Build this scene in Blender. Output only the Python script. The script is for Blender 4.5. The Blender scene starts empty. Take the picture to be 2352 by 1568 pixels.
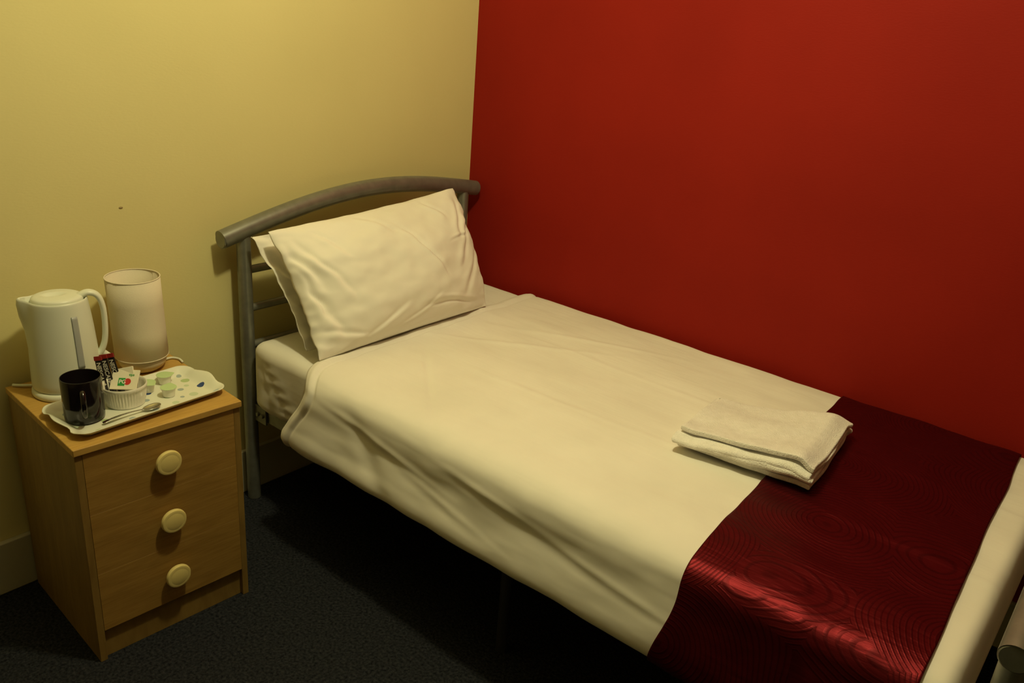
import bpy, bmesh, math, random
import numpy as np
from mathutils import Vector, Matrix, noise
random.seed(4)
ZOOM=None
sc=bpy.context.scene
sc.view_settings.view_transform='Standard'
sc.view_settings.look='None'

# ------------------------------------------------------------------ materials
def new_mat(name,col,rough=.6,metal=0,spec=.5,sheen=0):
    m=bpy.data.materials.new(name);m.use_nodes=True
    b=m.node_tree.nodes['Principled BSDF']
    b.inputs['Base Color'].default_value=(*col,1);b.inputs['Roughness'].default_value=rough
    b.inputs['Metallic'].default_value=metal;b.inputs['Specular IOR Level'].default_value=spec
    b.inputs['Sheen Weight'].default_value=sheen
    return m,m.node_tree,b
def N(nt,t,**k):
    n=nt.nodes.new(t)
    for a,v in k.items():
        if a in n.inputs: n.inputs[a].default_value=v
        else: setattr(n,a,v)
    return n
def coords(nt,scale=(1,1,1),rot=(0,0,0)):
    t=N(nt,'ShaderNodeTexCoord');m=N(nt,'ShaderNodeMapping')
    m.inputs['Scale'].default_value=scale;m.inputs['Rotation'].default_value=rot
    nt.links.new(t.outputs['Object'],m.inputs['Vector']);return m.outputs['Vector']
def noisy(name,col,col2,rough=.6,metal=0,spec=.5,nscale=5,cscale=(1,1,1),bump=.1,bscale=200,bcs=(1,1,1),dist=.001,detail=3,lo=.35,hi=.65,sheen=0):
    m,nt,b=new_mat(name,col,rough,metal,spec,sheen)
    n=N(nt,'ShaderNodeTexNoise',Scale=nscale,Detail=detail);nt.links.new(coords(nt,cscale),n.inputs['Vector'])
    r=N(nt,'ShaderNodeValToRGB');r.color_ramp.elements[0].position=lo;r.color_ramp.elements[1].position=hi
    r.color_ramp.elements[0].color=(*col,1);r.color_ramp.elements[1].color=(*col2,1)
    nt.links.new(n.outputs['Fac'],r.inputs['Fac']);nt.links.new(r.outputs['Color'],b.inputs['Base Color'])
    n2=N(nt,'ShaderNodeTexNoise',Scale=bscale,Detail=2.0);nt.links.new(coords(nt,bcs),n2.inputs['Vector'])
    bp=N(nt,'ShaderNodeBump',Strength=bump,Distance=dist)
    nt.links.new(n2.outputs['Fac'],bp.inputs['Height']);nt.links.new(bp.outputs['Normal'],b.inputs['Normal'])
    return m
M={}
M['cream']=noisy('cream_paint',(.72,.645,.305),(.77,.69,.335),.75,spec=.25,nscale=1.5,bump=.15,bscale=160,bcs=(1,.6,1.6),dist=.0012)
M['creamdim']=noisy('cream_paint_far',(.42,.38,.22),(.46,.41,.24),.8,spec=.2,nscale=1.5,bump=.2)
M['red']=noisy('red_paint',(.265,.0112,.0055),(.300,.0135,.0068),.7,spec=.15,nscale=2.2,bump=.2,bscale=160,bcs=(.6,1,1.6),dist=.0012)
M['ceil']=noisy('ceiling_paint',(.5,.48,.38),(.55,.52,.42),.9,bump=.1)
M['trim']=noisy('gloss_trim_paint',(.48,.46,.34),(.53,.50,.37),.4,bump=.05,bscale=40)
M['carpet']=noisy('navy_carpet',(.006,.007,.011),(.042,.045,.054),.95,spec=.1,nscale=150,bump=1,bscale=240,dist=.006,detail=4,lo=.3,hi=.75)
M['sheet']=noisy('white_cotton',(.82,.79,.72),(.88,.85,.78),.85,spec=.2,nscale=4,bump=.35,bscale=20,bcs=(.35,1.6,1),dist=.005,sheen=.1)
M['pillow']=noisy('pillowcase_cotton',(.85,.82,.74),(.90,.87,.80),.85,spec=.2,nscale=4,bump=.3,bscale=26,bcs=(1,.7,.7),dist=.004,sheen=.1)
M['towel']=noisy('terry_cotton',(.87,.84,.79),(.92,.89,.85),.95,spec=.1,nscale=60,bump=.7,bscale=380,dist=.003,sheen=.3)
M['steel']=noisy('silver_painted_metal',(.22,.225,.20),(.27,.275,.24),.36,metal=.55,nscale=30,bump=.05,bscale=300)
M['shadedsteel']=noisy('shaded_leg_metal',(.03,.03,.03),(.04,.04,.04),.5,metal=.3,bump=.05)  # bed leg metal, darkened to paint in the shade under the bed
M['dark']=noisy('dark_plastic',(.02,.02,.02),(.03,.03,.03),.5,bump=.05)
M['white']=noisy('white_plastic',(.76,.79,.68),(.80,.83,.72),.35,bump=.02,bscale=50)
M['knob']=noisy('cream_plastic',(.80,.67,.26),(.84,.71,.30),.4,bump=.03,bscale=60)
M['grey']=noisy('grey_gauge',(.36,.38,.38),(.42,.44,.44),.3,bump=.02)
M['black']=noisy('black_ceramic',(.006,.004,.005),(.010,.006,.007),.12,spec=.6,bump=.0)
M['ceramic']=noisy('white_ceramic',(.82,.80,.72),(.85,.83,.75),.25,bump=.0)
M['shade']=noisy('lamp_fabric',(.74,.67,.52),(.80,.72,.56),.9,nscale=3,bump=.4,bscale=300,bcs=(1,1,3))
M['lampbase']=noisy('cream_ceramic',(.74,.68,.48),(.78,.72,.52),.35,bump=.02)
M['lid']=noisy('green_foil',(.50,.68,.35),(.56,.74,.40),.35,bump=.2,bscale=200)
M['pot']=noisy('milk_pot_plastic',(.80,.80,.70),(.85,.85,.75),.4,bump=.02)
M['chrome']=noisy('spoon_steel',(.55,.54,.5),(.6,.59,.55),.2,metal=1,bump=.0)
M['sblack']=noisy('sachet_black',(.012,.010,.012),(.02,.016,.018),.35,bump=.3,bscale=120)
M['sred']=noisy('sachet_red',(.24,.015,.015),(.28,.02,.015),.4,bump=.1)
M['paper']=noisy('packet_paper',(.80,.76,.60),(.85,.81,.66),.6,bump=.1)
M['pgreen']=noisy('print_green',(.02,.30,.05),(.03,.34,.06),.6,bump=0)
M['pred']=noisy('print_red',(.55,.03,.02),(.6,.04,.03),.6,bump=0)
M['pwhite']=noisy('print_white',(.85,.83,.75),(.87,.85,.77),.6,bump=0)
M['mark']=noisy('brown_mark',(.34,.26,.12),(.38,.29,.13),.8,bump=0)

def wood(name,c1,c2,cs,bs):
    m,nt,b=new_mat(name,c1,.5,spec=.35)
    v=coords(nt,cs)
    n=N(nt,'ShaderNodeTexNoise',Scale=6.0,Detail=6.0,Distortion=1.2);nt.links.new(v,n.inputs['Vector'])
    r=N(nt,'ShaderNodeValToRGB');r.color_ramp.elements[0].position=.32;r.color_ramp.elements[1].position=.68
    r.color_ramp.elements[0].color=(*c1,1);r.color_ramp.elements[1].color=(*c2,1)
    nt.links.new(n.outputs['Fac'],r.inputs['Fac'])
    n2=N(nt,'ShaderNodeTexNoise',Scale=60.0,Detail=4.0);nt.links.new(coords(nt,bs),n2.inputs['Vector'])
    mx=N(nt,'ShaderNodeMixRGB',blend_type='MULTIPLY',Fac=.35)
    r2=N(nt,'ShaderNodeValToRGB');r2.color_ramp.elements[0].position=.35;r2.color_ramp.elements[1].position=.6
    r2.color_ramp.elements[0].color=(.6,.5,.4,1);r2.color_ramp.elements[1].color=(1,1,1,1)
    nt.links.new(n2.outputs['Fac'],r2.inputs['Fac'])
    nt.links.new(r.outputs['Color'],mx.inputs[1]);nt.links.new(r2.outputs['Color'],mx.inputs[2])
    nt.links.new(mx.outputs[0],b.inputs['Base Color'])
    bp=N(nt,'ShaderNodeBump',Strength=.1,Distance=.001);nt.links.new(n2.outputs['Fac'],bp.inputs['Height']);nt.links.new(bp.outputs['Normal'],b.inputs['Normal'])
    return m
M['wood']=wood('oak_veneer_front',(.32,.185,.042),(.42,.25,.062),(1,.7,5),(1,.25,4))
M['woodlit']=wood('oak_veneer_lit_top',(.50,.30,.07),(.58,.36,.095),(4,.8,1),(4,.3,1))  # same oak, lighter: light from above put into the top's colour
M['woodshaded']=wood('oak_veneer_shaded_side',(.24,.15,.04),(.32,.205,.055),(5,1,.8),(4,1,.25))  # same oak, darker: shade on the cabinet side put into the colour

def satin():
    m,nt,b=new_mat('burgundy_satin',(.05,.001,.003),.46,metal=.85,spec=.5,sheen=.0)
    v=coords(nt,(1,1,1))
    w=N(nt,'ShaderNodeTexNoise',Scale=3.0,Detail=1.0);nt.links.new(v,w.inputs['Vector'])
    ad=N(nt,'ShaderNodeMixRGB',blend_type='LINEAR_LIGHT',Fac=.06);nt.links.new(v,ad.inputs[1]);nt.links.new(w.outputs['Color'],ad.inputs[2])
    vo=N(nt,'ShaderNodeTexVoronoi',Scale=4.2);nt.links.new(ad.outputs[0],vo.inputs['Vector'])
    mu=N(nt,'ShaderNodeMath',operation='MULTIPLY');mu.inputs[1].default_value=175;nt.links.new(vo.outputs['Distance'],mu.inputs[0])
    si=N(nt,'ShaderNodeMath',operation='SINE');nt.links.new(mu.outputs[0],si.inputs[0])
    pw=N(nt,'ShaderNodeMapRange');pw.inputs['From Min'].default_value=.2;pw.inputs['From Max'].default_value=1;nt.links.new(si.outputs[0],pw.inputs['Value'])
    n3=N(nt,'ShaderNodeTexNoise',Scale=40.0,Detail=4.0);nt.links.new(coords(nt,(.35,2.5,1)),n3.inputs['Vector'])
    bp=N(nt,'ShaderNodeBump',Strength=.5,Distance=.0007);nt.links.new(pw.outputs[0],bp.inputs['Height'])
    bp2=N(nt,'ShaderNodeBump',Strength=.5,Distance=.003);nt.links.new(n3.outputs['Fac'],bp2.inputs['Height']);nt.links.new(bp.outputs['Normal'],bp2.inputs['Normal'])
    nt.links.new(bp2.outputs['Normal'],b.inputs['Normal'])
    r=N(nt,'ShaderNodeValToRGB');r.color_ramp.elements[0].color=(.125,.006,.010,1);r.color_ramp.elements[1].color=(.085,.004,.007,1)
    nt.links.new(pw.outputs[0],r.inputs['Fac']);nt.links.new(r.outputs['Color'],b.inputs['Base Color'])
    return m
M['satin']=satin()
def dots():
    m,nt,b=new_mat('dotted_melamine',(.8,.8,.72),.25)
    co=coords(nt)
    sx=N(nt,'ShaderNodeSeparateXYZ');nt.links.new(co,sx.inputs[0]);cb=N(nt,'ShaderNodeCombineXYZ')
    nt.links.new(sx.outputs[0],cb.inputs[0]);nt.links.new(sx.outputs[1],cb.inputs[1])
    G=(.45,.58,.30);B=(.36,.44,.46);NV=(.03,.07,.22);P=(.58,.68,.50);A=(.45,.55,.58)
    D=[(.012,.148,.0085,NV),(-.052,.100,.0095,A),(.0,.104,.007,B),(.040,.112,.010,P),(-.036,.138,.010,G),(.052,.060,.008,P),(.050,.010,.009,A),(-.030,.040,.008,NV),
       (.060,-.045,.008,B),(.066,-.120,.010,G),(-.060,.060,.009,G),(.015,.062,.008,G),(.036,.086,.005,B),(-.015,-.050,.009,P),(-.05,-.01,.009,A),(.03,-.09,.008,G),(.02,-.15,.009,P),(-.065,.14,.006,B),(.068,.15,.008,A),(.07,.09,.006,G),(-.01,.125,.006,P),(-.05,-.13,.010,B),(0,.02,.007,B)]
    prev=None
    for (x,y,r,c) in D:
        d=N(nt,'ShaderNodeVectorMath',operation='DISTANCE');nt.links.new(cb.outputs[0],d.inputs[0]);d.inputs[1].default_value=(x,y,0)
        l=N(nt,'ShaderNodeMath',operation='LESS_THAN');l.inputs[1].default_value=r;nt.links.new(d.outputs['Value'],l.inputs[0])
        mx=N(nt,'ShaderNodeMixRGB');mx.inputs[1].default_value=(.78,.80,.68,1);mx.inputs[2].default_value=(*c,1)
        nt.links.new(l.outputs[0],mx.inputs[0])
        if prev: nt.links.new(prev.outputs[0],mx.inputs[1])
        prev=mx
    nt.links.new(prev.outputs[0],b.inputs['Base Color'])
    return m
M['dots']=dots()

# ------------------------------------------------------------------ mesh helpers
def obj(name,parts,mat,parent=None,smooth=True,bevel=0,solid=0,solid_off=-1,loc=None,rot=None,label=None,cat=None,kind=None,group=None,auto=None,sub=0):
    V=[];F=[];MI=[]
    mats=mat if isinstance(mat,list) else [mat]
    for i,p in enumerate(parts):
        o=len(V);V+= [tuple(map(float,v)) for v in p[0]];F+=[tuple(int(x)+o for x in f) for f in p[1]]
        MI+=[p[2] if len(p)>2 else 0]*len(p[1])
    me=bpy.data.meshes.new(name);me.from_pydata(V,[],F);me.update()
    for m in mats: me.materials.append(m)
    for i,pl in enumerate(me.polygons): pl.material_index=MI[i];pl.use_smooth=smooth
    bm=bmesh.new();bm.from_mesh(me);bmesh.ops.recalc_face_normals(bm,faces=bm.faces[:]);bm.to_mesh(me);bm.free()
    ob=bpy.data.objects.new(name,me);bpy.context.collection.objects.link(ob)
    if loc is not None: ob.location=loc
    if rot is not None: ob.rotation_euler=rot
    if parent: ob.parent=parent
    if solid:
        s=ob.modifiers.new('s','SOLIDIFY');s.thickness=solid;s.offset=solid_off
    if bevel:
        b=ob.modifiers.new('b','BEVEL');b.width=bevel;b.segments=3;b.limit_method='ANGLE';b.angle_limit=.6
    if sub:
        s=ob.modifiers.new('ss','SUBSURF');s.levels=sub;s.render_levels=sub
    if bevel or auto:
        for pl in me.polygons: pl.use_smooth=True
        w=ob.modifiers.new('w','WEIGHTED_NORMAL') if bevel else None
        if w: w.keep_sharp=True
    if auto:
        me.set_sharp_from_angle(angle=auto)
    if label: ob['label']=label
    if cat: ob['category']=cat
    if kind: ob['kind']=kind
    if group: ob['group']=group
    return ob
def empty(name,loc,rotz=0,label=None,cat=None,group=None):
    e=bpy.data.objects.new(name,None);e.empty_display_size=.05;e.location=loc;e.rotation_euler=(0,0,rotz)
    bpy.context.collection.objects.link(e)
    if label:e['label']=label
    if cat:e['category']=cat
    if group:e['group']=group
    return e
def box(x0,x1,y0,y1,z0,z1,mi=0):
    v=[(x,y,z) for x in (x0,x1) for y in (y0,y1) for z in (z0,z1)]
    return (v,[(0,1,3,2),(4,6,7,5),(0,4,5,1),(2,3,7,6),(0,2,6,4),(1,5,7,3)],mi)
def lathe(prof,seg=48,fn=None,mi=0,c=(0,0,0)):
    V=[];F=[];n=len(prof)
    for (r,z) in prof:
        for k in range(seg):
            a=2*math.pi*k/seg;p=(r*math.cos(a),r*math.sin(a),z)
            if fn: p=fn(r,z,a)
            V.append((p[0]+c[0],p[1]+c[1],p[2]+c[2]))
    for i in range(n-1):
        for k in range(seg):
            k2=(k+1)%seg;F.append((i*seg+k,i*seg+k2,(i+1)*seg+k2,(i+1)*seg+k))
    F.append(tuple(range(seg))[::-1]);F.append(tuple((n-1)*seg+k for k in range(seg)))
    return (V,F,mi)
def tube(path,r,seg=20,mi=0,flat=1,cap=True,up=(0,0,1)):
    P=[Vector(p) for p in path];V=[];F=[];n=len(P)
    rs=r if isinstance(r,(list,tuple)) else [r]*n
    u=None
    for i,p in enumerate(P):
        t=(P[min(i+1,n-1)]-P[max(i-1,0)]).normalized()
        if u is None:
            upv=Vector(up)
            if abs(t.dot(upv))>.95: upv=Vector((1,0,0))
            u=(upv-t*t.dot(upv)).normalized()
        else: u=(u-t*t.dot(u)).normalized()
        w=t.cross(u)
        for k in range(seg):
            a=2*math.pi*k/seg;V.append(p+u*(rs[i]*flat*math.cos(a))+w*(rs[i]*math.sin(a)))
    for i in range(n-1):
        for k in range(seg):
            k2=(k+1)%seg;F.append((i*seg+k,i*seg+k2,(i+1)*seg+k2,(i+1)*seg+k))
    if cap: F.append(tuple(range(seg))[::-1]);F.append(tuple((n-1)*seg+k for k in range(seg)))
    return (V,F,mi)
def smooth_path(pts,n=40):
    P=np.array(pts,float);m=len(P);out=[]
    for i in range(n+1):
        t=i/n*(m-1);k=min(int(t),m-2);f=t-k
        p0=P[max(k-1,0)];p1=P[k];p2=P[k+1];p3=P[min(k+2,m-1)]
        out.append(.5*((2*p1)+(-p0+p2)*f+(2*p0-5*p1+4*p2-p3)*f*f+(-p0+3*p1-3*p2+p3)*f**3))
    return [tuple(o) for o in out]
def grid(fn,nu,nv,mi=0):
    V=[fn(i/nu,j/nv) for i in range(nu+1) for j in range(nv+1)]
    F=[(i*(nv+1)+j,(i+1)*(nv+1)+j,(i+1)*(nv+1)+j+1,i*(nv+1)+j+1) for i in range(nu) for j in range(nv)]
    return (V,F,mi)
def nz(x,y,z=0): return noise.noise(Vector((x,y,z)))
def ss(a,b,x):
    t=min(1,max(0,(x-a)/(b-a)));return t*t*(3-2*t)

# ------------------------------------------------------------------ room
RX,RY,RZ=4.2,-4.2,2.6
obj('floor',[box(0,RX,RY,0,-.05,0)],M['carpet'],smooth=False,kind='structure')
obj('ceiling',[box(0,RX,RY,0,RZ,RZ+.05)],M['ceil'],smooth=False,kind='structure')
obj('wall_left',[box(-.08,0,RY,.08,0,RZ)],M['cream'],smooth=False,kind='structure')
obj('wall_right',[box(0,RX,0,.08,0,RZ)],M['red'],smooth=False,kind='structure')
obj('wall_back',[box(-.08,RX+.08,RY-.08,RY,0,RZ)],M['creamdim'],smooth=False,kind='structure')
obj('wall_front',[box(RX,RX+.08,RY,.08,0,RZ)],M['creamdim'],smooth=False,kind='structure')
def skirt(name,x0,x1,y0,y1):
    obj(name,[box(x0,x1,y0,y1,0,.139)],M['trim'],bevel=.004,kind='structure')
skirt('baseboard_left',0,.015,RY,0)
skirt('baseboard_right',.015,RX,-.015,0)

# ------------------------------------------------------------------ bed frame
bed=empty('bed',(1.0,-.5,0),label='silver metal single bed frame with arched tube headboard and footboard',cat='bed')
def W(parts):
    out=[]
    for p in parts:
        out.append(([(v[0]-1.0,v[1]+.5,v[2]) for v in p[0]],p[1],p[2] if len(p)>2 else 0))
    return out
def arch(x,zl,zr,rise,y0=-1.0,y1=-.024,n=36):
    return [(x,y0+(y1-y0)*i/n,zl+(zr-zl)*i/n+rise*math.sin(math.pi*i/n)) for i in range(n+1)]
def board(name,x,zl,zr,rise,rails,lab,R=.0245):
    e=bpy.data.objects.new(name,None);bpy.context.collection.objects.link(e);e.parent=bed;e['label']=lab
    a=arch(x,zl,zr,rise)
    obj('top_tube',W([tube(a,R,28)]),M['steel'],e,auto=.9)
    for q,d in ((a[0],-1),(a[-1],1)):
        obj('end_cap',W([tube([(q[0],q[1]+d*.0002,q[2]),(q[0],q[1]+d*.003,q[2])],[R-.0003,R-.003],24)]),M['steel'],e,auto=.5)
    for y in (-.935,-.085):
        k=(y+1)/.976;zt=zl+(zr-zl)*k+rise*math.sin(math.pi*k)
        obj('post',W([tube([(x,y,0.001),(x,y,.2),(x,y,zt-.012)],.019,20)]),M['steel'],e,auto=.9)
    for z in rails:
        obj('rail',W([tube([(x,-.935,z),(x,-.5,z),(x,-.085,z)],.011,16)]),M['steel'],e,auto=.9)
    return e
board('headboard',.05,.800,.832,.066,(.705,.596,.487,.33),'arched silver tube headboard with thin cross rails')
board('footboard',1.947,.643,.655,.05,(.52,.41,.33),'low arched silver tube footboard',.0225)
for y in (-.915,-.045):
    obj('side_rail',W([box(.05,1.947,y-.012,y+.012,.268,.306)]),M['steel'],bed,bevel=.002)
obj('slat_base',W([box(.12+i*.14,.18+i*.14,-.9,-.06,.290,.302) for i in range(13)]),M['dark'],bed,smooth=False)
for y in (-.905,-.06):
    obj('leg',W([tube([(1.0,y,.001),(1.0,y,.268)],.014,16)]),M['shadedsteel'],bed,auto=.9,label='metal middle leg with under-bed shade put into its colour')
obj('corner_bracket',W([box(.066,.12,-.934,-.928,.262,.312),tube([(.085,-.934,.287),(.085,-.94,.287)],.006,12),tube([(.106,-.934,.287),(.106,-.94,.287)],.006,12)]),M['steel'],bed,bevel=.001)

# ------------------------------------------------------------------ mattress with fitted sheet
def mattress():
    x0,x1,y0,y1,z0,z1=.082,1.90,-.952,-.022,.308,.515
    cx,cy,cz=(x0+x1)/2,(y0+y1)/2,(z0+z1)/2
    hx,hy,hz=(x1-x0)/2,(y1-y0)/2,(z1-z0)/2
    bm=bmesh.new();bmesh.ops.create_cube(bm,size=2)
    bmesh.ops.subdivide_edges(bm,edges=bm.edges[:],cuts=64,use_grid_fill=True)
    R=.035
    for v in bm.verts:
        p=[math.sin(c*math.pi/2)*.35+c*.65 for c in v.co]
        P=Vector((p[0]*hx,p[1]*hy,p[2]*hz))
        Q=Vector((max(-hx+R,min(hx-R,P.x)),max(-hy+R,min(hy-R,P.y)),max(-hz+R,min(hz-R,P.z))))
        d=P-Q
        if d.length>1e-6: P=Q+d.normalized()*R
        x,y,z=P.x+cx,P.y+cy,P.z+cz
        side=1-ss(.47,.515,z)
        n=d.normalized() if d.length>1e-6 else Vector((0,0,0))
        wv=.0015*math.sin(46*x+3*nz(x*4,y*3,z*6))*side+.004*nz(x*9,y*9,z*4)*side+.002*nz(x*14,y*14,3)
        for k,(xa,sl,am) in enumerate(((.10,.18,.003),(.115,.42,.005),(.135,.75,.005))):
            xx=xa+sl*(.50-z);wv-=am*math.exp(-((x-xx)/.008)**2)*ss(.50,.44,z)*(y<-.9)
            wv+=am*.7*math.exp(-((x-xx-.016)/.010)**2)*ss(.50,.44,z)*(y<-.9)
        dv=Vector((x,y,z))+n*wv
        dv.y=min(dv.y,-.018)
        v.co=dv
    me=bpy.data.meshes.new('mattress');bm.to_mesh(me);bm.free()
    for p in me.polygons:p.use_smooth=True
    me.materials.append(M['sheet'])
    o=bpy.data.objects.new('mattress',me);bpy.context.collection.objects.link(o)
    o['label']='single mattress in a white fitted sheet on the bed frame';o['category']='mattress'
mattress()

# ------------------------------------------------------------------ duvet
prof=[(-.016,.470),(-.018,.505),(-.034,.527),(-.075,.534),(-.20,.536),(-.5,.537),(-.78,.537),(-.89,.536),(-.945,.532),(-.975,.521),(-.992,.501),(-.998,.475),(-1.001,.450),(-1.005,.415),(-1.013,.380),(-1.020,.350),(-1.019,.328),(-1.006,.314),(-.982,.310),(-.955,.312)]
PP=np.array(smooth_path([(a,b,0) for a,b in prof],500))[:,:2]
L=np.concatenate([[0],np.cumsum(np.linalg.norm(np.diff(PP,axis=0),axis=1))]);LT=L[-1]
def prof_at(s):
    y=np.interp(s,L,PP[:,0]);z=np.interp(s,L,PP[:,1]);e=.004
    y1=np.interp(min(s+e,LT),L,PP[:,0]);z1=np.interp(min(s+e,LT),L,PP[:,1])
    y0=np.interp(max(s-e,0),L,PP[:,0]);z0=np.interp(max(s-e,0),L,PP[:,1])
    t=Vector((0,y1-y0,z1-z0)).normalized();n=Vector((0,t.z,-t.y))
    return y,z,n
S_EDGE=float(L[np.argmax(PP[:,0]<-.980)])
def wrinkle(x,s):
    d=s-S_EDGE
    w=.0045*nz(x*1.6,s*5,1)+.0030*nz(x*3.5,s*12,5)+.0020*nz(x*9,s*9,8)+.0013*nz(x*16,s*22,18)
    w+=.0016*math.exp(-((d+.33-.05*nz(x*1.2,3))/.012)**2)*ss(.5,.8,x)
    w+=.0014*math.exp(-((d+.62-.05*nz(x*1.4,7))/.010)**2)*ss(.4,.7,x)
    q=(x-.62)*.6+(d+.55)
    w+=.0034*math.exp(-(q/.014)**2)*math.exp(-((x-.6)/.2)**2)
    q=(x-.8)*.4+(d+.75)
    w+=.0032*math.exp(-(q/.013)**2)*math.exp(-((x-.75)/.2)**2)
    q=(x-.55)*.9-(d+.25)
    w-=.003*math.exp(-(q/.013)**2)*math.exp(-((x-.6)/.15)**2)
    if d>0:
        k=ss(0,.07,d)*(1-.5*ss(.18,.24,d))
        w+=k*(.0035*nz(x*1.8,s*5,21)+.0020*nz(x*1.6,s*24,31)+.0015*nz(x*7,s*14,37))
        for x0,d0,sl,am in ((.66,.07,.16,.0028),(1.02,.06,.12,.002),(1.3,.10,.10,.0018),(.85,.12,.2,.0015)):
            q=(d-d0)-sl*(x-x0)
            w+=am*(math.exp(-(q/.008)**2)-.6*math.exp(-((q-.016)/.010)**2))*math.exp(-((x-x0)/.17)**2)
        w+=k*.010*math.exp(-((x-.42)/.09)**2)
        w-=k*.005*math.exp(-((x-.57-.9*(d-.05))/.04)**2)
    return w
def duvet_pt(x,s,off=0):
    y,z,n=prof_at(s)
    w=wrinkle(x,s)+off
    X=x
    if x>1.87:
        t=x-1.87;X=1.87+.035*(1-math.exp(-t/.035));drop=max(0,t-.03*(1-math.exp(-t/.03)))
        z-=drop*max(0,min(1,(z-.31)/.2))
    py=y+n.y*w;pz=z+n.z*w
    return (X,min(py,-.012),pz)
def head_edge(s):
    d=s-S_EDGE
    base=.315+.02*(s/S_EDGE)
    if d>-.06: base+=.040*ss(-.06,.04,d)
    if d>.03: base-=.080*ss(.03,.2,d)
    return base+.007*nz(s*7,2)+.004*nz(s*19,5)
def duvet():
    xe=2.03
    def f(u,v):
        s=v*LT;x0=head_edge(s);uu=u**1.15
        x=x0+(xe-x0)*uu
        p=duvet_pt(x,s)
        e=x-x0
        y,z,n=prof_at(s)
        r=.010*math.exp(-(e/.008)**2)-.004*math.exp(-((e-.03)/.010)**2)+.003*math.exp(-((e-.048)/.005)**2)
        return (p[0],p[1]-n.y*r,p[2]-n.z*r)
    return obj('duvet',[grid(f,330,260)],M['sheet'],solid=.004,solid_off=-1,label='white cotton duvet spread over the single bed',cat='duvet')
DV=duvet()
def fix_normals(o,ref=Vector((0,0,1))):
    me=o.data;s=sum((p.normal.dot(ref))*p.area for p in me.polygons)
    if s<0: me.flip_normals()
fix_normals(DV)
def runner():
    def f(u,v):
        s0=.02;s=s0+(LT-.045-s0)*v
        y=prof_at(s)[0];d=s-S_EDGE
        k=min(1,max(0,-y))
        xl=1.392+.062*k-.03*ss(.05,.22,d)+.004*nz(s*5,11);xr=1.812+.036*k+.01*ss(0,.2,d)+.004*nz(s*5,17)
        x=xl+(xr-xl)*u
        w=.003*nz(x*12,s*10,41)+.002*nz(x*25,s*8,47)*ss(-.2,.05,d)
        return duvet_pt(x,s,.0055+max(-.001,w))
    o=obj('bed_runner',[grid(f,110,230)],M['satin'],solid=.002,solid_off=-1,label='burgundy satin bed runner embossed with concentric swirls across the duvet',cat='bed runner')
    fix_normals(o)
runner()

# ------------------------------------------------------------------ pillows
def crease(a,b,p,q,w):
    ax,ay=p;bx,by=q;dx,dy=bx-ax,by-ay;l2=dx*dx+dy*dy
    t=((a-ax)*dx+(b-ay)*dy)/l2
    if t<0 or t>1: return 0
    px,py=ax+dx*t,ay+dy*t
    sgn=((a-ax)*dy-(b-ay)*dx)/math.sqrt(l2)
    r=math.hypot(a-px,b-py)
    end=math.sin(math.pi*t)**.8
    rr_=r*(1 if sgn>0 else -1)
    return end*(-math.exp(-(rr_/w)**2)+.7*math.exp(-((rr_-1.9*w)/(1.3*w))**2))
CR1=[((-.99,.85),(-.80,-.15),.035,.008),((-.90,.80),(-.60,-.35),.025,.006),((-1,.2),(-.72,-.88),.035,.008),((-.72,.88),(-.50,.25),.025,.004),
 ((.02,.62),(.42,-.42),.016,.006),((.93,.90),(.68,.05),.035,.008),((1,.55),(.60,-.35),.035,.008),((.98,0),(.60,-.75),.035,.007),((.85,-.90),(0,-.70),.03,.006),
 ((-.30,.98),(0.0,.45),.025,.004),((-.6,-.95),(-.1,-.55),.03,.004),((-.98,-.6),(-.5,-.88),.03,.006),((-1,.6),(-.86,-.5),.02,.005),((.5,.95),(.62,.5),.02,.005),((.9,.2),(.5,.1),.018,.004),((-.2,-.9),(.3,-.6),.02,.003)]
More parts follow.
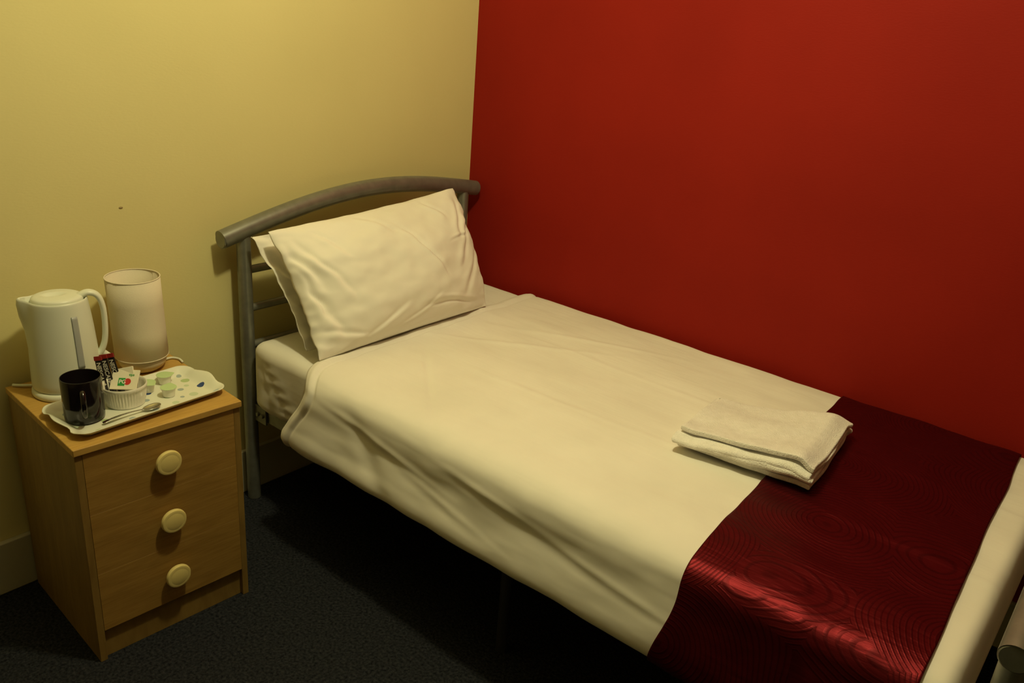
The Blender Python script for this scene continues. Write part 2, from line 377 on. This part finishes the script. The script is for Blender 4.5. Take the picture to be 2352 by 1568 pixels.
def pillow(name,BL,BR,TR,TL,tf,tb,seed,label,creases,n=130,conc=(.05,-.02,.05,.02)):
    BL,BR,TR,TL=map(Vector,(BL,BR,TR,TL))
    nrm=((BR-BL)+(TR-TL)).cross((TL-BL)+(TR-BR)).normalized()
    if nrm.x<0:nrm=-nrm
    cl,cr,ct,cb=conc
    def mk(sgn,T):
        def f(u,v):
            a=u*2-1;b=v*2-1
            a=math.copysign(1-(1-abs(a))**1.3,a);b=math.copysign(1-(1-abs(b))**1.3,b)
            ca=cr if a>0 else cl;cbb=ct if b>0 else cb
            ia=a*(1-ca*(1-b*b)*abs(a));ib=b*(1-cbb*(1-a*a)*abs(b))
            rc=.012*(abs(a)**8)*(abs(b)**8);ia*=1-rc;ib*=1-rc
            U=(ia+1)/2;Vv=(ib+1)/2
            P=BL*(1-U)*(1-Vv)+BR*U*(1-Vv)+TR*U*Vv+TL*(1-U)*Vv
            m=max(0,(1-abs(a)**2.2))*max(0,(1-abs(b)**2.2))
            t=T*(m**.62)*(1-.15*b)
            edge=min(1,m*5)
            w=0
            if sgn>0:
                for p,q,wd,am in creases: w+=am*crease(a+.06*nz(a*2,b*3,seed),b+.06*nz(a*3,b*2,seed+4),p,q,wd)
            w*=min(1,m*9)
            w+=(.010*nz(a*1.8+seed,b*1.8,sgn*2)+.0045*nz(a*4+b*3,b*3.5-a*3,seed)+.0018*nz(a*9,b*7,seed+3))*edge
            ed=1-abs(a)
            w+=.008*math.exp(-ed/.22)*nz(b*4+seed,a*1.2,sgn)*edge
            rim=(.012*nz(a*4+seed,b*4,9)+.005*nz(a*9,b*9,seed))*(1-edge)
            return tuple(P+nrm*(sgn*(t+w)+rim))
        return grid(f,n,n)
    o=obj(name,[mk(1,tf),mk(-1,tb)],M['pillow'],label=label,cat='pillow',group='pillows against the headboard')
    bm=bmesh.new();bm.from_mesh(o.data);bmesh.ops.remove_doubles(bm,verts=bm.verts[:],dist=.0004);bmesh.ops.recalc_face_normals(bm,faces=bm.faces[:])
    bm.to_mesh(o.data);bm.free()
    return o
pillow('pillow',(.355,-.930,.537),(.356,-.280,.545),(.160,-.250,.878),(.155,-.935,.836),.105,.020,3,'plump creased white pillow leaning in front of another pillow',CR1)
pillow('pillow',(.285,-.915,.536),(.250,-.29,.538),(.105,-.27,.80),(.100,-.950,.812),.010,.030,12,'white pillow resting directly on the headboard rails',CR1[:4],80,(.06,.02,.04,.02))

# ------------------------------------------------------------------ towel
def towel():
    lay=4;th=.0135;Wd=.320
    path=[];z=0
    offs=[.010,0,.006,.002]
    for i in range(lay):
        y0=offs[i];y1=Wd-.010*i
        pts=[(y0,z),(y0+.05,z+.0005),(Wd*.5,z),(y1-.05,z+.0005),(y1,z)]
        if i%2: pts=pts[::-1]
        path+=pts
        if i<lay-1:
            e=pts[-1][0];sg=1 if e>Wd/2 else -1
            path+=[(e+sg*.008,z+th*.55)]
        z+=th*1.1
    NP=420
    P=smooth_path([(a,b,0) for a,b in path],NP)
    def f(u,v):
        q=P[min(int(round(u*NP)),NP)]
        x=(v-.5)*.295
        yy,zz=q[0],q[1];lv=zz/(th*1.1)
        back=ss(.10,.33,yy)
        right=ss(-.1,.14,x)
        roll=ss(.105,.147,x)
        front=math.exp(-(yy/.06)**2)
        X=x+.005*math.sin(lv*2.4+1)+.008*nz(yy*7,lv*1.3,2)+.010*roll*(1-abs(lv-1.5)/1.5)-.006*front*roll
        Y=yy*(.86+.14*right)+.010*nz(x*7,lv*1.9,5)+.004*nz(x*22,lv*3,6)
        Z=zz*(.72+.34*right+.30*front*(.5+.5*right))*(1-.45*back*(1-right))
        Z-=roll*.008*max(0,lv-1.0)
        Z+=.006*nz(x*9,yy*9,1+lv*.4)*min(1,lv)+.003*nz(x*20,yy*16,lv)*min(1,lv)
        return (X,Y,Z)
    o=obj('towel',[grid(f,NP,64)],M['towel'],solid=.0105,solid_off=0,loc=(1.380,-.634,.5535),rot=(0,0,.115),label='folded white terry towel lying half on the runner',cat='towel')
    s=o.modifiers.new('ss','SUBSURF');s.levels=1;s.render_levels=1
towel()

# ------------------------------------------------------------------ nightstand
ns=empty('bedside_cabinet',(.2182,-1.3705,0),-.057,'light oak veneer bedside cabinet with three drawers and round cream knobs','bedside cabinet')
hx,hy=.185,.1815
obj('body',[box(-hx,hx,-hy,-hy+.015,0,.520),box(-hx,hx,hy-.015,hy,0,.520),box(-hx,.166,-hy+.015,hy-.015,.07,.520),box(-hx,.174,-hy+.015,hy-.015,0,.07)],M['woodshaded'],ns,bevel=.0007)
obj('cabinet_top',[box(-hx-.001,hx+.006,-hy-.003,hy+.003,.5205,.536)],M['woodlit'],ns,bevel=.002)
kp=[(.006,0),(.008,.006),(.010,.010),(.0265,.012),(.0285,.015),(.0285,.019),(.0268,.0222),(.0225,.0235),(.0212,.0232),(.0195,.0237),(.010,.0250),(.001,.0254)]
def knobmesh(r,z,a): return (z,r*math.cos(a),r*math.sin(a))
zs=[(.3735,.5198,.4475),(.2257,.3733,.2995),(.0780,.2255,.1515)]
for z0,z1,zk in zs:
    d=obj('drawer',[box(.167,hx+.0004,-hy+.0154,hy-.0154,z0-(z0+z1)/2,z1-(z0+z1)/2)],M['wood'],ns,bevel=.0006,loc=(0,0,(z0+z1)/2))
    obj('knob',[lathe(kp,40,knobmesh)],M['knob'],d,loc=(hx,0,zk-(z0+z1)/2),auto=.7,label='round cream plastic knob')

TZ=.5362
# ------------------------------------------------------------------ kettle
KX,KY,KA=.1205,-1.447,math.radians(247)
ke=empty('kettle',(KX,KY,TZ),KA,'white plastic jug kettle with grey water gauge on its base','kettle')
obj('power_base',[lathe([(.062,0),(.072,.001),(.074,.004),(.073,.012),(.069,.0155),(.060,.016)],56)],M['white'],ke,auto=.8)
def kfn(r,z,a):
    aa=(a+math.pi)%(2*math.pi)-math.pi
    k=ss(.12,.212,z)
    b=.017*k*math.exp(-(aa/.26)**2)*min(1.1,(r/.056)**2)
    R=r+b
    zz=z+(.005*k*math.exp(-(aa/.35)**2) if r>.0525 else 0)
    if r<.0525 and z>.2: zz-=.020*math.exp(-(aa/.26)**2)*(1 if r>.046 else 0)
    return (R*math.cos(a)*1.04,R*math.sin(a)*.97,zz)
bp=[(.054,.0165),(.0665,.017),(.0685,.022),(.0685,.035),(.0675,.07),(.0655,.11),(.0630,.15),(.0605,.18),(.0580,.205),(.0570,.215),(.0562,.2185),(.0548,.2195),(.0530,.218),(.0520,.214),(.0475,.2125),(.040,.2125)]
obj('kettle_body',[lathe(bp,96,kfn)],M['white'],ke,auto=.9)
def lfn(r,z,a):
    x,y=r*math.cos(a),r*math.sin(a)
    q=((x-.006)/.019)**2+((y)/.012)**2
    return (x*1.03,y*.96,z-.007*math.exp(-q*q))
lp=[(.0470,.212),(.0500,.2135),(.0500,.2205),(.0482,.2235),(.045,.225),(.042,.2262)]+[(.042-.0035*i,.2262+.0003*i) for i in range(1,12)]
obj('lid',[lathe(lp,72,lfn)],M['white'],ke,auto=.9)
hp=smooth_path([(-.040,0,.219),(-.060,0,.227),(-.078,0,.219),(-.087,0,.193),(-.088,0,.150),(-.084,0,.112),(-.074,0,.086),(-.060,0,.074)],44)
obj('handle',[tube(hp,[.0120-.0025*abs(math.sin(i/44*3)) for i in range(45)],20,flat=.65,up=(1,0,0))],M['white'],ke,auto=.9)
def gauge(u,v):
    a=math.radians(364)-KA+(u-.5)*.20;z=.072+v*.118
    r=np.interp(z,[b[1] for b in bp[3:9]],[b[0] for b in bp[3:9]])+.0006
    return (r*math.cos(a)*1.04,r*math.sin(a)*.97,z)
obj('water_gauge',[grid(gauge,6,16)],M['grey'],ke,solid=.0012,solid_off=1,label='grey water level strip')
obj('switch',[tube([(-.078,0,.082),(-.088,0,.072)],.007,16)],M['white'],ke,auto=.8)
q=Matrix.Rotation(-KA,4,'Z')
def kl(x,y,z): v=q@Vector((x-KX,y-KY,z-TZ));return tuple(v)
obj('power_cord',[tube(smooth_path([kl(.070,-1.490,TZ+.006),kl(.052,-1.512,TZ+.005),kl(.038,-1.524,TZ+.004),kl(.030,-1.530,TZ+.0038)],20),.0032,12)],M['white'],ke)

# ------------------------------------------------------------------ lamp
la=empty('table_lamp',(.114,-1.268,TZ),0,'small unlit table lamp with cream drum shade and rounded base','table lamp')
obj('lamp_base',[lathe([(.030,0),(.036,.001),(.046,.008),(.053,.018),(.0555,.028),(.054,.032),(.043,.034),(.012,.036)],56)],M['lampbase'],la,auto=.9)
obj('lamp_stem',[tube([(0,0,.034),(0,0,.15)],.008,16),lathe([(.012,.09),(.022,.11),(.024,.13),(.018,.15),(.004,.158)],24)],M['white'],la)
SR=.0595
def shade():
    s=[(SR,.036),(SR,.10),(SR,.17),(SR,.233)]
    V=[];F=[];sg=72
    for r,z in s:
        for k in range(sg):
            a=2*math.pi*k/sg;V.append((r*math.cos(a),r*math.sin(a)-.006*(z-.036)/.2,z))
    for i in range(3):
        for k in range(sg):
            F.append((i*sg+k,i*sg+(k+1)%sg,(i+1)*sg+(k+1)%sg,(i+1)*sg+k))
    ring=lambda z,dy:tube([(SR*math.cos(2*math.pi*k/72),SR*math.sin(2*math.pi*k/72)+dy,z) for k in range(73)],.0014,10,cap=False)
    obj('lamp_shade',[(V,F)],M['shade'],la,solid=.0012,solid_off=0,label='cream fabric drum shade')
    obj('shade_rim',[ring(.233,-.006)],M['shade'],la)
    obj('shade_rim',[ring(.037,0)],M['shade'],la)
shade()
obj('power_cord',[tube(smooth_path([(.0,.053,.006),(-.005,.075,.004),(.012,.086,.0035),(.035,.083,.0035)],24),.0028,12)],M['white'],la)

# ------------------------------------------------------------------ tray
def rr(a,b,r,n=10):
    o=[]
    for cx,cy,s in ((a-r,b-r,0),(-a+r,b-r,1),(-a+r,-b+r,2),(a-r,-b+r,3)):
        for k in range(n+1):
            t=(s+k/n)*math.pi/2;o.append((cx+r*math.cos(t),cy+r*math.sin(t)))
        nxt={0:(-a+r,b),1:(-a,-b+r),2:(a-r,-b),3:(a,b-r)}[s]
        l=o[-1]
        for k in range(1,14): o.append((l[0]+(nxt[0]-l[0])*k/14,l[1]+(nxt[1]-l[1])*k/14))
    return o
def tray():
    a,b=.090,.170
    rings=[]
    for d,z in ((.080,.0025),(.05,.0025),(.026,.0025),(.022,.0032),(.017,.0065),(.011,.0125),(.005,.0172),(.001,.0188),(0,.0185)):
        pts=rr(a-d,b-d,max(.024-d*.5,.006))
        R=[]
        for x,y in pts:
            e=ss(.10,.150,abs(y))
            k=max(0,1-d/.02)
            wv=math.exp(-(x/.034)**2)-.55*math.exp(-((abs(x)-.058)/.014)**2)
            R.append((x,y+math.copysign(.010*e*k*wv,y),z+.005*e*k*wv))
        rings.append(R)
    n=len(rings[0]);V=[p for r in rings for p in r];F=[]
    for i in range(len(rings)-1):
        for k in range(n): F.append((i*n+k,i*n+(k+1)%n,(i+1)*n+(k+1)%n,(i+1)*n+k))
    F.append(tuple(range(n)))
    o=obj('tray',[(V,F)],M['dots'],solid=.0018,solid_off=-1,loc=(.288,-1.373,TZ),rot=(0,0,.033),label='white melamine tray with pastel dots on the bedside cabinet',cat='tray')
    fix_normals(o)
tray()
Z2=TZ+.0030
mg=empty('mug',(.283,-1.486,Z2),math.radians(338),'glossy black ceramic mug on the dotted tray','mug')
MS=.92
obj('mug_body',[lathe([(r*MS,z) for r,z in [(.030,0),(.039,.0005),(.0425,.004),(.0432,.012),(.0432,.094),(.0425,.0965),(.041,.0965),(.0402,.094),(.0395,.012),(.034,.007),(.002,.006)]],64)],M['black'],mg,auto=.9)
obj('handle',[tube(smooth_path([(.0415*MS,0,.078),(.056*MS,0,.081),(.068*MS,0,.068),(.069*MS,0,.048),(.060*MS,0,.030),(.0415*MS,0,.020)],36),.0054,16,flat=.8,up=(1,0,0))],M['black'],mg,auto=.9)
rk=empty('ramekin',(.268,-1.390,Z2),0,'white fluted ceramic ramekin holding sachets on the tray','ramekin')
def rfn(r,z,a):
    k=1 if (.008<z<.040 and r>.038) else 0
    R=r+k*.0011*math.cos(a*44)
    return (R*math.cos(a),R*math.sin(a),z)
obj('dish',[lathe([(.034,0),(.040,.001),(.0405,.006),(.041,.010),(.0425,.020),(.0435,.030),(.0445,.038),(.0468,.041),(.0470,.046),(.0455,.0475),(.0435,.046),(.0425,.040),(.0400,.012),(.034,.007),(.002,.006)],176,rfn)],M['ceramic'],rk,auto=.9)

def text(body,size,mat,parent,loc,mode,name='printed_text',ext=.0001,sx=1):
    cu=bpy.data.curves.new('t','FONT');cu.body=body;cu.size=size;cu.extrude=ext;cu.align_x='CENTER';cu.align_y='CENTER';cu.offset=size*.02
    t=bpy.data.objects.new('t',cu);bpy.context.collection.objects.link(t);bpy.context.view_layer.update()
    me=bpy.data.meshes.new_from_object(t.evaluated_get(bpy.context.evaluated_depsgraph_get()))
    bpy.data.objects.remove(t)
    Mx=Matrix(((0,1,0),(0,0,-1),(-1,0,0))) if mode=='down' else Matrix(((1,0,0),(0,0,-1),(0,1,0)))
    for v in me.vertices: v.co=Mx@Vector((v.co.x*sx,v.co.y,v.co.z))
    me.materials.clear();me.materials.append(mat)
    o=bpy.data.objects.new(name,me);bpy.context.collection.objects.link(o);o.parent=parent;o.location=loc
    return o
w,l,t=.016,.096,.0022
def sf(s):
    def f(u,v):
        x=(u-.5)*w;z=v*l;e=min(1,v*l/.012,(1-v)*l/.012);m=max(0,1-(2*u-1)**2)
        return (x,s*t*math.sqrt(m)*math.sqrt(max(0,e)),z)
    return f
CR=.67
spec=[((.2395,-1.4175),-.17,-.02,-.14),((.2375,-1.4005),-.17,-.06,-.12),((.241,-1.383),-.17,-.10,-.11)]
p0=spec[0]
st=empty('coffee_sachet',(p0[0][0],p0[0][1],Z2+.008),0,'black and red instant coffee stick standing in the ramekin','sachet','coffee sachets in the ramekin')
wrap=obj('wrapper',[grid(sf(1),10,24),grid(sf(-1),10,24)],M['sblack'],st)
tip=obj('red_end',[([(-w/2-.0002,-.0026,l-.009),(w/2+.0002,-.0026,l-.009),(w/2+.0002,-.0012,l),(-w/2-.0002,-.0012,l),(-w/2-.0002,.0026,l-.009),(w/2+.0002,.0026,l-.009),(w/2+.0002,.0012,l),(-w/2-.0002,.0012,l)],[(0,1,2,3),(5,4,7,6),(0,3,7,4),(1,5,6,2),(3,2,6,7),(0,4,5,1)])],M['sred'],st,smooth=False,label='red sealed end')
tx=text('NESCAFÉ',.0130,M['pwhite'],st,(0,-.0027,l-.040),'down')
st.rotation_euler=(p0[3],p0[2]+p0[1],CR)
for (xy,a,b,c) in spec[1:]:
    e=st.copy();bpy.context.collection.objects.link(e);e.location=(xy[0],xy[1],Z2+.008);e.rotation_euler=(c,a+b,CR)
    for ch in (wrap,tip,tx):
        k=ch.copy();bpy.context.collection.objects.link(k);k.parent=e
tp=empty('tea_packet',(.264,-1.392,Z2+.030),0,'white paper tea packet with green and red print in ramekin','tea bag packet')
pk=obj('envelope',[box(-.030,.030,-.002,.002,0,.046)],M['paper'],tp,bevel=.0012)
obj('printed_emblem',[box(-.013,.002,-.0026,-.0021,.008,.026)],M['pgreen'],tp,smooth=False)
obj('printed_emblem',[lathe([(.0002,0),(.0075,0),(.0075,.0005),(.0002,.0006)],28,lambda r,z,a:(.0075+r*math.cos(a),-.0021-z,.018+r*math.sin(a)))],M['pred'],tp,auto=.5)
text('PG',.0125,M['pwhite'],tp,(-.0035,-.0030,.017),'up')
text('tips',.0085,M['pgreen'],tp,(.014,-.0024,.034),'up')
tp.rotation_euler=(-.75,-.05,CR)
tq=empty('tea_packet',(.252,-1.382,Z2+.032),0,'plain white paper tea packet tucked behind another packet','tea bag packet')
obj('envelope',[box(-.026,.026,-.0018,.0018,0,.040)],M['paper'],tq,bevel=.0012)
tq.rotation_euler=(-.45,-.28,CR)
for o in (tp,tq): o['group']='tea packets in the ramekin'

cl=[((.247,-1.327),.2),((.232,-1.278),1.4),((.298,-1.305),2.5)]
mp=empty('milk_pot',(cl[0][0][0],cl[0][0][1],Z2),cl[0][1],'small white milk portion pot with pale green foil lid','milk pot','milk pots on the tray')
cup=obj('cup',[lathe([(.0115,0),(.0125,.0006),(.0130,.004),(.0150,.016),(.0155,.0195),(.0175,.0200),(.0177,.0210),(.001,.0211)],36)],M['pot'],mp,auto=.7)
def lf(r,z,a):
    k=.006*math.exp(-(((a+math.pi)%(2*math.pi)-math.pi)/.3)**2)*(r/.0187)**3
    return ((r+k)*math.cos(a),(r+k)*math.sin(a),z)
lidm=obj('foil_lid',[lathe([(.001,.0213),(.0178,.0213),(.0180,.0217),(.0174,.0220),(.015,.0218),(.001,.0224)],40,lf)],M['lid'],mp,auto=.9,label='pale green peel lid')
for (xy,a) in cl[1:]:
    e=mp.copy();bpy.context.collection.objects.link(e);e.location=(xy[0],xy[1],Z2);e.rotation_euler=(0,0,a)
    for ch in (cup,lidm):
        k=ch.copy();bpy.context.collection.objects.link(k);k.parent=e
def spoon():
    Ls=.130
    def f(u,v):
        s=u*Ls
        if s<.090: w_=np.interp(s,[0,.004,.02,.06,.08,.09],[.0028,.0045,.0042,.0020,.0020,.003])
        else:
            q=(s-.11)/.0205;w_=.0125*math.sqrt(max(0,1-min(1,q*q)))**.9 if abs(q)<1 else .0005
            w_=max(w_,.003 if s<.092 else .0004)
        a=(v*2-1)
        z=.006*math.sin(math.pi*min(1,s/.095))*.7+.0015
        if s>.09: z+=.0035*(a*a-1)*math.sin(math.pi*min(1,(s-.09)/.04))+.002*((s-.09)/.04)
        return (s,a*w_,z)
    o=obj('teaspoon',[grid(f,70,12)],M['chrome'],solid=.0009,solid_off=1,loc=(.338,-1.475,Z2+.003),rot=(0,0,math.radians(92)),label='small stainless steel teaspoon lying on the tray',cat='spoon')
    fix_normals(o)
spoon()
obj('wall_mark',[lathe([(.0005,0),(.004,0),(.0035,.0008),(.0005,.001)],16,lambda r,z,a:(z,r*1.3*math.cos(a),r*.7*math.sin(a)))],M['mark'],loc=(.0003,-1.230,.903),label='small brown filled nail hole on the cream wall',cat='nail hole')

# ------------------------------------------------------------------ light
def point(loc,e,col,r):
    l=bpy.data.lights.new('l','POINT');l.energy=e;l.color=col;l.shadow_soft_size=r
    o=bpy.data.objects.new('ceiling_lamp_light',l);o.location=loc;bpy.context.collection.objects.link(o)
point((1.08,-1.12,2.25),52,(1,.90,.49),.06)
w=bpy.data.worlds.new('w');sc.world=w;w.use_nodes=True
w.node_tree.nodes['Background'].inputs[0].default_value=(.02,.018,.012,1)

# ------------------------------------------------------------------ camera
y,t,r,F=2.2386,-.377,.0797,1929.79
f=Vector((math.cos(y)*math.cos(t),math.sin(y)*math.cos(t),math.sin(t)))
rt=f.cross(Vector((0,0,1))).normalized();up=rt.cross(f)
R_=rt*math.cos(r)+up*math.sin(r);U_=-rt*math.sin(r)+up*math.cos(r)
c=bpy.data.cameras.new('cam');co=bpy.data.objects.new('camera',c);bpy.context.collection.objects.link(co)
c.sensor_width=36;c.lens=F/2352*36;c.clip_start=.05
m=Matrix.Identity(4)
for i in range(3): m[i][0]=R_[i];m[i][1]=U_[i];m[i][2]=-f[i]
m.translation=Vector((1.9567,-2.1701,1.4133));co.matrix_world=m
if ZOOM:
    k,(px,py)=ZOOM
    c.lens*=k;c.shift_x=(px-1176)*k/2352;c.shift_y=(784-py)*k/2352
sc.camera=co
